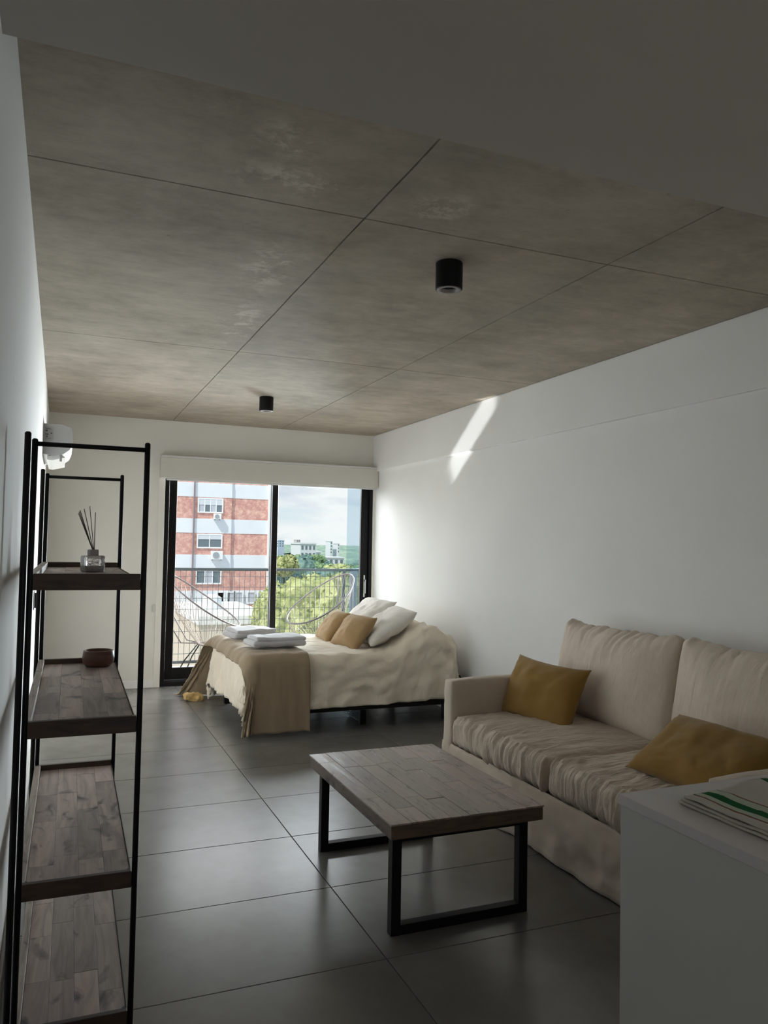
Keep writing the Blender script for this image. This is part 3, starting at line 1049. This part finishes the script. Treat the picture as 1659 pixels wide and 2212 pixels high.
for k in range(3):
    bm = bmesh.new()
    nx, ny = 30, 40
    g = []
    for i in range(nx+1):
        row = []
        for j in range(ny+1):
            x = 0.004*k+(0.34)*i/nx
            y = -(0.42)*j/ny+0.012-0.004*k+0.02*(i/nx)
            z = 0.004+0.0065*k+0.0025*fbm((x*12, y*12, k*4), 3)*(1+k*0.6)+0.004*k*math.exp(-((i/nx-0.6)/0.25)**2)
            row.append(bm.verts.new((x, y, max(z, 0.0025))))
        g.append(row)
    for i in range(nx):
        for j in range(ny):
            bm.faces.new((g[i][j], g[i+1][j], g[i+1][j+1], g[i][j+1]))
    o = obj('cloth_layer', bm, TEA, tt, smooth=True)
    md = o.modifiers.new('thick', 'SOLIDIFY'); md.thickness = 0.004; md.offset = 0

# ================================================================== outside
# balcony slab and railing
struct('trim_4', B(0.3, 4.1, YB+0.25, 9.38, -0.18, -0.02), M('balcony_floor', (0.62, 0.60, 0.57, 1), 0.7).m)['label'] = 'sunlit balcony floor slab'
RAILM = M('dark_green_grey_paint', (0.035, 0.045, 0.05, 1), 0.4).m
rl = empty('balcony_railing', 'dark grey welded mesh balcony railing beyond the door', 'railing', (0, 9.25, -0.02))
obj('handrail', B(0.35, 4.05, -0.02, 0.02, 1.115, 1.148), RAILM, rl, bevel=0.004)
obj('bottom_rail', B(0.35, 4.05, -0.015, 0.015, 0.05, 0.08), RAILM, rl)
x = 0.42
first = None
while x < 4.0:
    if first is None:
        first = obj('vertical_wire', tube(bmesh.new(), [(0, 0, 0.05), (0, 0, 1.12)], 0.0032, 6), RAILM, rl)
        o = first
    else:
        o = first.copy(); COL.objects.link(o)
    o.location = (x, 0, 0)
    x += 0.0625
first = None
for k in range(8):
    if first is None:
        first = obj('horizontal_wire', tube(bmesh.new(), [(0.38, 0.004, 0), (4.05, 0.004, 0)], 0.0032, 6), RAILM, rl)
        o = first
    else:
        o = first.copy(); COL.objects.link(o)
    o.location = (0, 0, 0.16+k*0.127)
obj('post', B(3.27, 3.31, -0.02, 0.02, 0, 1.12), RAILM, rl, bevel=0.003)
obj('post', B(3.38, 3.46, -0.03, 0.03, 0, 1.12), M('grey_post', (0.12, 0.13, 0.15, 1), 0.5).m, rl, bevel=0.003, label='wider grey post at the glass screen')

gs = empty('glass_screen', 'blue tinted glass privacy screen at the right side of the balcony', 'screen', (3.42, 8.26, 0))
bm = B(-0.12, -0.11, 0.0, 0.93, 0.0, 2.9)
obj('tinted_pane', bm, TINTGLASS, gs)
obj('edge_channel', B(-0.128, -0.102, 0.0, 0.93, -0.02, 0.03), ALU, gs)

# string lounge chairs
STRING = M('cream_pvc_cord', (0.30, 0.245, 0.21, 1), 0.6).m
CHFRAME = M('grey_tube_frame', (0.12, 0.10, 0.10, 1), 0.5).m
def string_chair(loc, rz, label):
    t = empty('string_chair', label, 'chair', loc, rz, 'round string chairs on the balcony')
    def rim(a):
        c, s = math.cos(a), math.sin(a)
        wdt = 0.36*(1+0.10*c)
        return Vector((0.40*c, wdt*s, 0.80-0.275*c+0.02*c*c))
    ring_c = Vector((0.03, 0, 0.33))
    def ring(a):
        return ring_c+Vector((0.085*math.cos(a), 0.085*math.sin(a), 0.0-0.02*math.cos(a)))
    n = 60
    obj('rim', tube(bmesh.new(), [rim(2*PI*i/n) for i in range(n)], 0.0095, 8, closed=True), CHFRAME, t, smooth=True)
    obj('centre_ring', tube(bmesh.new(), [ring(2*PI*i/24) for i in range(24)], 0.007, 8, closed=True), CHFRAME, t, smooth=True)
    bm = bmesh.new()
    nc = 38
    for i in range(nc):
        a = 2*PI*i/nc
        p0, p1 = rim(a), ring(a)
        mid = (p0+p1)/2
        out = Vector((math.cos(a), math.sin(a), 0))
        mid += out*0.055+Vector((0, 0, -0.045))
        tube(bm, [p0, (p0+mid)/2+out*0.01, mid, (mid+p1)/2-Vector((0, 0, 0.01)), p1], 0.0027, 5)
    o = obj('cords', bm, STRING, t)
    o['kind'] = 'stuff'
    for a in (0.75, -0.75, 2.35, -2.35):
        f = Vector((0.32*math.cos(a), 0.32*math.sin(a), 0.008))
        k = ring(a)
        obj('leg', tube(bmesh.new(), [f, (f+k)/2+Vector((0.03*math.cos(a), 0.03*math.sin(a), 0.0)), k], 0.0075, 8), BLACK, t, smooth=True)
    bm = bmesh.new()
    for a in (2.7, -2.7):
        b = rim(a)
        tube(bm, [b, Vector((b.x-0.0, b.y*1.0, 0.62))*1.0, Vector((-0.20, b.y*0.9, 0.36)), ring(a)], 0.0075, 8)
    obj('back_stay', bm, CHFRAME, t, smooth=True)
string_chair((1.47, 8.70, -0.02), -0.40, 'cream string chair behind the left door panel')
string_chair((2.84, 8.74, -0.02), PI+0.36, 'cream string chair behind the right door panel and pillows')

# brick tower across the street
def brick_mat():
    m = M('red_brick', (0.5, 0.24, 0.18, 1), 0.85)
    b = m.N('ShaderNodeTexBrick')
    b.inputs['Color1'].default_value = (0.56, 0.25, 0.20, 1)
    b.inputs['Color2'].default_value = (0.66, 0.33, 0.26, 1)
    b.inputs['Mortar'].default_value = (0.78, 0.66, 0.60, 1)
    b.inputs['Scale'].default_value = 1
    b.inputs['Mortar Size'].default_value = 0.012
    b.inputs['Brick Width'].default_value = 0.24
    b.inputs['Row Height'].default_value = 0.085
    v = m.coord((1, 1, 1), (PI/2, 0, 0))
    m.L(v, b.inputs['Vector'])
    n = m.noise(2.6, 7, 0.72)
    c = m.mix(0.75, b.outputs['Color'], m.ramp(n, [(0.36, (0.50, 0.22, 0.20, 1)), (0.5, (0.66, 0.34, 0.29, 1)), (0.64, (0.88, 0.58, 0.48, 1))]))
    m.base(c)
    return m.m
BRICK = brick_mat()
CONCW = plaster('painted_concrete_band', (0.78, 0.81, 0.86, 1))
WFRAME = M('white_window_frame', (0.85, 0.86, 0.87, 1), 0.5).m
DGLASS = M('dark_window_glass', (0.16, 0.20, 0.23, 1), 0.15).m
LGLASS = M('pale_curtained_glass', (0.50, 0.52, 0.58, 1), 0.3).m
BLINDM = M('pale_shutter', (0.66, 0.69, 0.74, 1), 0.6).m
tw = empty('apartment_tower', 'red brick apartment tower with pale concrete bands across the street', 'building', (0, 63, 0))
PER = 2.86
for k in range(-7, 7):
    zb0, zb1 = 3.29+k*PER, 5.01+k*PER
    c1 = zb1+PER-1.72
    for (xa, xb, yo) in ((-6, 12.72, 0.0), (12.72, 15.75, 0.18)):
        if k == -2 :
            obj('concrete_band', B(xa, xb, yo, 11.6, zb0, zb1), BRICK, tw)
        else:
            obj('brick_band', B(xa, xb, yo, 11.6, zb0, zb1), BRICK, tw)
        obj('concrete_band', B(xa, xb, yo-0.03, 11.6, zb1, c1), CONCW, tw)
obj('corner_column', B(15.75, 16.1, -0.05, 11.6, -24, 25), WFRAME, tw)
obj('drain_pipe', tube(bmesh.new(), [(9.71, -0.12, -24), (9.71, -0.12, 25)], 0.06, 8), M('pipe_paint', (0.25, 0.2, 0.22, 1), 0.6).m, tw)
def tower_window(x0, x1, z0, z1, lights, shut, gm):
    f = obj('window', box(box(box(box(bmesh.new(), x0, x1, -0.08, 0.05, z0, z0+0.1), x0, x1, -0.08, 0.05, z1-0.1, z1), x0, x0+0.1, -0.08, 0.05, z0+0.1, z1-0.1), x1-0.1, x1, -0.08, 0.05, z0+0.1, z1-0.1), WFRAME, tw)
    w = (x1-x0-0.2)/lights
    for i in range(lights):
        xa = x0+0.1+i*w
        obj('pane', B(xa+0.03, xa+w-0.03, -0.03, -0.01, z0+0.1, z1-0.1), gm[i % len(gm)], f)
        if i: obj('mullion', B(xa-0.035, xa+0.035, -0.07, -0.01, z0+0.1, z1-0.1), WFRAME, f)
    if shut > 0:
        obj('shutter', B(x0+0.1, x1-0.1, -0.06, -0.032, z1-0.1-shut, z1-0.1), BLINDM, f)
def ac_unit(x0, x1, z0, z1):
    a = obj('air_conditioner_unit', B(x0, x1, -0.42, -0.06, z0, z1), WFRAME, tw, bevel=0.02)
    cxx, czz, r = x0+(x1-x0)*0.40, (z0+z1)/2, (z1-z0)*0.38
    bm = lathe([(0, 0), (r, 0), (r, 0.03), (0, 0.03)], 20)
    for v in bm.verts:
        v.co = Vector((cxx+v.co.x, -0.46+v.co.z, czz+v.co.y))
    obj('fan_grille', bm, M('grille_grey', (0.35, 0.38, 0.42, 1), 0.6).m, a)
    obj('wall_bracket', box(B(x0+0.08, x0+0.12, -0.4, -0.03, z0-0.06, z0), x1-0.12, x1-0.08, -0.4, -0.03, z0-0.06, z0), DGLASS, a)
for k in range(-6, 6):
    zt = 4.95+k*PER
    if k == 0: tower_window(10.0, 12.02, zt-1.2, zt, 4, 0.45, [LGLASS, DGLASS])
    elif k == -1: tower_window(10.0, 12.02, zt-1.15, zt, 2, 0.34, [DGLASS])
    elif k == -2: tower_window(10.0, 12.02, zt-1.15, zt, 3, 0, [DGLASS, LGLASS])
    else: tower_window(10.0, 12.02, zt-1.15, zt, 2, 0.3, [LGLASS, DGLASS])
    for xa in (-3.5, 1.0, 5.2):
        tower_window(xa, xa+2.0, zt-1.15, zt, 2, 0.3, [DGLASS, LGLASS])
ac_unit(11.25, 11.83, 3.25, 3.70)
ac_unit(11.12, 12.02, 0.06, 0.73)
for i, xa in enumerate((11.65, 12.45, 13.1, 14.1, 14.95)):
    tower_window(xa, xa+0.72, -3.5, -2.5, 1, 0, [LGLASS])

# lower neighbouring building
nb = empty('rooftop_annex', 'low pale building with roof parapet in front of the brick tower', 'building', (0, 45, 0))
obj('wall', B(7.4, 11.75, 0, 11, -24, -3.25), M('beige_render', (0.62, 0.55, 0.45, 1), 0.8).m, nb)
obj('parapet', B(7.3, 11.85, -0.1, 11.1, -3.25, -2.78), M('white_render', (0.78, 0.78, 0.76, 1), 0.8).m, nb)
obj('roof_tank', lathe([(0, 0), (0.6, 0), (0.6, 0.7), (0.3, 0.9), (0, 0.9)], 20, (9.0, 5, -2.78)), CONCW, nb)

# far white buildings among the trees
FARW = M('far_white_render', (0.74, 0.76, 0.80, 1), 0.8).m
FAR_SITES = []
def far_building(label, x0, x1, y, z0, z1, rows_, cols, mat=FARW, dep=14):
    FAR_SITES.append((x0, x1, y))
    t = empty('far_building', label, 'building', (0, y, 0))
    obj('wall', B(x0, x1, 0, dep, -24, z1), mat, t)
    obj('roof_parapet', B(x0-0.3, x1+0.3, -0.3, dep+0.3, z1, z1+0.5), mat, t)
    w = (x1-x0)/cols
    for r_ in range(rows_):
        for c in range(cols):
            zt = z1-0.6-r_*2.9
            obj('window', B(x0+c*w+w*0.25, x0+(c+1)*w-w*0.25, -0.1, 0.1, zt-1.5, zt), DGLASS, t)
far_building('far white apartment block with two rows of dark windows among the trees', 88.3, 94.7, 300, -4, 1.3, 2, 4)
far_building('low white flat-roofed building among the trees at right', 96.3, 107.5, 302, -8, -4.2, 1, 5)
far_building('small raised white block on the right above the low building', 101.5, 106.5, 330, -8, -2.2, 1, 2)
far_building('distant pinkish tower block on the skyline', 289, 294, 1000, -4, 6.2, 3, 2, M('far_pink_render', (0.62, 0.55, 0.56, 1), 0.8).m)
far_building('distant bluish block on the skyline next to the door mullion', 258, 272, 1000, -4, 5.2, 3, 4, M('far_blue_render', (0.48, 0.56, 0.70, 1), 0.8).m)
far_building('slim distant white block on the skyline', 235.0, 237.2, 700, -4, 4.0, 4, 1)
far_building('second slim distant white block further right', 242.5, 244.2, 700, -4, 2.0, 3, 1)

# ground and woodland
def leaf_mat(name, a, b, c, scale=2.5):
    m = M(name, a, 0.8, spec=0.2)
    n = m.noise(scale, 6, 0.7)
    m.base(m.ramp(n, [(0.34, a), (0.5, b), (0.66, c)]))
    m.bump(n, 0.8, 0.3)
    return m.m
LY = leaf_mat('yellow_green_leaves', (0.16, 0.20, 0.07, 1), (0.42, 0.46, 0.20, 1), (0.66, 0.66, 0.34, 1), 1.6)
LG = leaf_mat('mid_green_leaves', (0.09, 0.17, 0.08, 1), (0.22, 0.34, 0.17, 1), (0.42, 0.54, 0.30, 1), 1.2)
LB = leaf_mat('hazy_blue_green_leaves', (0.06, 0.13, 0.13, 1), (0.15, 0.25, 0.22, 1), (0.28, 0.42, 0.34, 1), 0.6)  # bluish leaves, with distance haze worked into the colour
BARK = M('bark', (0.12, 0.09, 0.06, 1), 0.9).m
g = B(-1500, 6000, 90, 9000, -24.6, -24.4)
o = obj('ground', g, M('far_ground', (0.24, 0.30, 0.20, 1), 0.95).m)
o['kind'] = 'structure'
# continuous woodland to the horizon, distance haze painted as paler bluish greens
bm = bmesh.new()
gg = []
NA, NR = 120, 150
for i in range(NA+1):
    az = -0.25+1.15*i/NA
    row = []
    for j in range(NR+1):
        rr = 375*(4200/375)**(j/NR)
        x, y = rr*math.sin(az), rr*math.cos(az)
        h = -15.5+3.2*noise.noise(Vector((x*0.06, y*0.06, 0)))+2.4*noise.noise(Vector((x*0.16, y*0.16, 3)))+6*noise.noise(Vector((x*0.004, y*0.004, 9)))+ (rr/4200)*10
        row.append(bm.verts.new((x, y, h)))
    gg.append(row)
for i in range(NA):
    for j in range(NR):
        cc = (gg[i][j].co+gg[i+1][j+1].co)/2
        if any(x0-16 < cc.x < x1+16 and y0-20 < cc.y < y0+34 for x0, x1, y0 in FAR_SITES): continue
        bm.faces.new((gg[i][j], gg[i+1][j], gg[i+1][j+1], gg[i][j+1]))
o = obj('woodland', bm, leaf_mat('hazy_woodland_canopy', (0.12, 0.20, 0.19, 1), (0.26, 0.36, 0.28, 1), (0.46, 0.54, 0.38, 1), 0.045), None, smooth=True)
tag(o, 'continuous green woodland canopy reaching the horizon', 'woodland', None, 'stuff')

def crown_bm(seed, R, nleaf, leaf):
    rnd = random.Random(seed)
    bm = bmesh.new()
    blobs = [(Vector((0, 0, 0)), 0.72)]
    for i in range(9):
        a = rnd.uniform(0, 2*PI)
        rr = rnd.uniform(0.35, 0.6)
        blobs.append((Vector((rr*math.cos(a), rr*math.sin(a), rnd.uniform(-0.35, 0.45))), rnd.uniform(0.32, 0.48)))
    for c, r in blobs:
        q = bmesh.ops.create_icosphere(bm, subdivisions=3, radius=1)
        for v in q['verts']:
            d = v.co.copy()
            k = r*(1+0.22*fbm(d*3+c*5, 3)+0.10*fbm(d*9+c*3, 2))
            v.co = (c+d*k)*R
    for i in range(nleaf):
        c, r = rnd.choice(blobs)
        d = Vector((rnd.gauss(0, 1), rnd.gauss(0, 1), rnd.gauss(0, 1))).normalized()
        p = (c+d*r*rnd.uniform(0.98, 1.14))*R
        a = Vector((rnd.gauss(0, 1), rnd.gauss(0, 1), rnd.gauss(0, 1))).normalized()
        b = a.cross(d)
        if b.length < 0.05: continue
        b.normalize()
        s = leaf*rnd.uniform(0.6, 1.3)
        bm.faces.new([bm.verts.new(p+a*s), bm.verts.new(p+b*s*0.6), bm.verts.new(p-a*s), bm.verts.new(p-b*s*0.6)])
    return bm
def tree(x, y, ztop, R, mat, label, seed, nleaf=1500, leaf=0.16, group='trees beyond the balcony'):
    t = empty('tree', label, 'tree', (x, y, -24.4), 0, group)
    c = obj('crown', crown_bm(seed, R, nleaf, leaf), mat, t)
    c['top'] = max(v.co.z for v in c.data.vertices)
    c.location = (0, 0, ztop+24.4-c['top'])
    obj('trunk', tube(bmesh.new(), [(0, 0, 0), (0.1, 0, 8), (0, 0.1, ztop+24.4-R)], [R*0.12, R*0.09, R*0.05], 8), BARK, t, smooth=True)
    return t
tree(12.9, 41, 0.05, 3.6, LY, 'big bright yellow-green tree filling the view behind the right door panel', 1, 4200, 0.12)
tree(20.4, 53, -1.2, 3.0, LG, 'bright green tree at the right of the big one', 2, 3000, 0.12)
tree(11.8, 33, -3.3, 3.0, LG, 'lower pale green tree in front of the big one', 3, 3000, 0.12)
tree(16.95, 62, 0.62, 1.15, LY, 'yellowish tree above the railing beside the door mullion', 4, 1800, 0.18)
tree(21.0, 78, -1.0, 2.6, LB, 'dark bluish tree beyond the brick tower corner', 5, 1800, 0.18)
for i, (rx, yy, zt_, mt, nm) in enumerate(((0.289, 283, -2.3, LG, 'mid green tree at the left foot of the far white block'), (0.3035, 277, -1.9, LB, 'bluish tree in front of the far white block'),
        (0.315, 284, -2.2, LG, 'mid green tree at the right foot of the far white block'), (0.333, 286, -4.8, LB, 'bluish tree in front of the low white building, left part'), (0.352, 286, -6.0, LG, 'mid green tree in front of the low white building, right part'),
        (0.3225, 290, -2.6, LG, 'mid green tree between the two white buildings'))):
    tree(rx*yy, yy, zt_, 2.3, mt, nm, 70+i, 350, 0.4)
protos = {}
rnd = random.Random(21)
spots = []
tries = 0
while len(spots) < 125 and tries < 4000:
    tries += 1
    rr = rnd.uniform(130, 350)
    az = rnd.uniform(0.05, 0.50)
    x, y = rr*math.sin(az), rr*math.cos(az)
    if 60 < y < 80 and x < 24: continue
    if y < 100 and x < 24: continue
    if any((x-a)**2+(y-b)**2 < 118 for a, b in spots): continue
    if 268 < y < 350 and 76 < x < 114: continue
    spots.append((x, y))
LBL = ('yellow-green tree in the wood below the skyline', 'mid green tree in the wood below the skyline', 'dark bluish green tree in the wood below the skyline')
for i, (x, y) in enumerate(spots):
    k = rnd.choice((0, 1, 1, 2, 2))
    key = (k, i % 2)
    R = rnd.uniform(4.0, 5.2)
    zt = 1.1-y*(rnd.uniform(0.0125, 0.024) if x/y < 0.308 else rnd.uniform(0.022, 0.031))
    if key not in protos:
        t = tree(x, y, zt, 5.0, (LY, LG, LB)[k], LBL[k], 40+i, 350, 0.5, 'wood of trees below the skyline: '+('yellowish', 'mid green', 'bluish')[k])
        protos[key] = t
    else:
        src = protos[key]
        t = src.copy(); COL.objects.link(t)
        for ch in src.children:
            c = ch.copy(); COL.objects.link(c); c.parent = t
            if c.name.startswith('crown'):
                c.rotation_euler = (0, 0, rnd.uniform(0, 6))
                c.scale = (R/5, R/5, R/5*rnd.uniform(0.8, 1.1))
                c.location.z = zt+24.4-c['top']*c.scale[2]
        t.location = (x, y, -24.4)
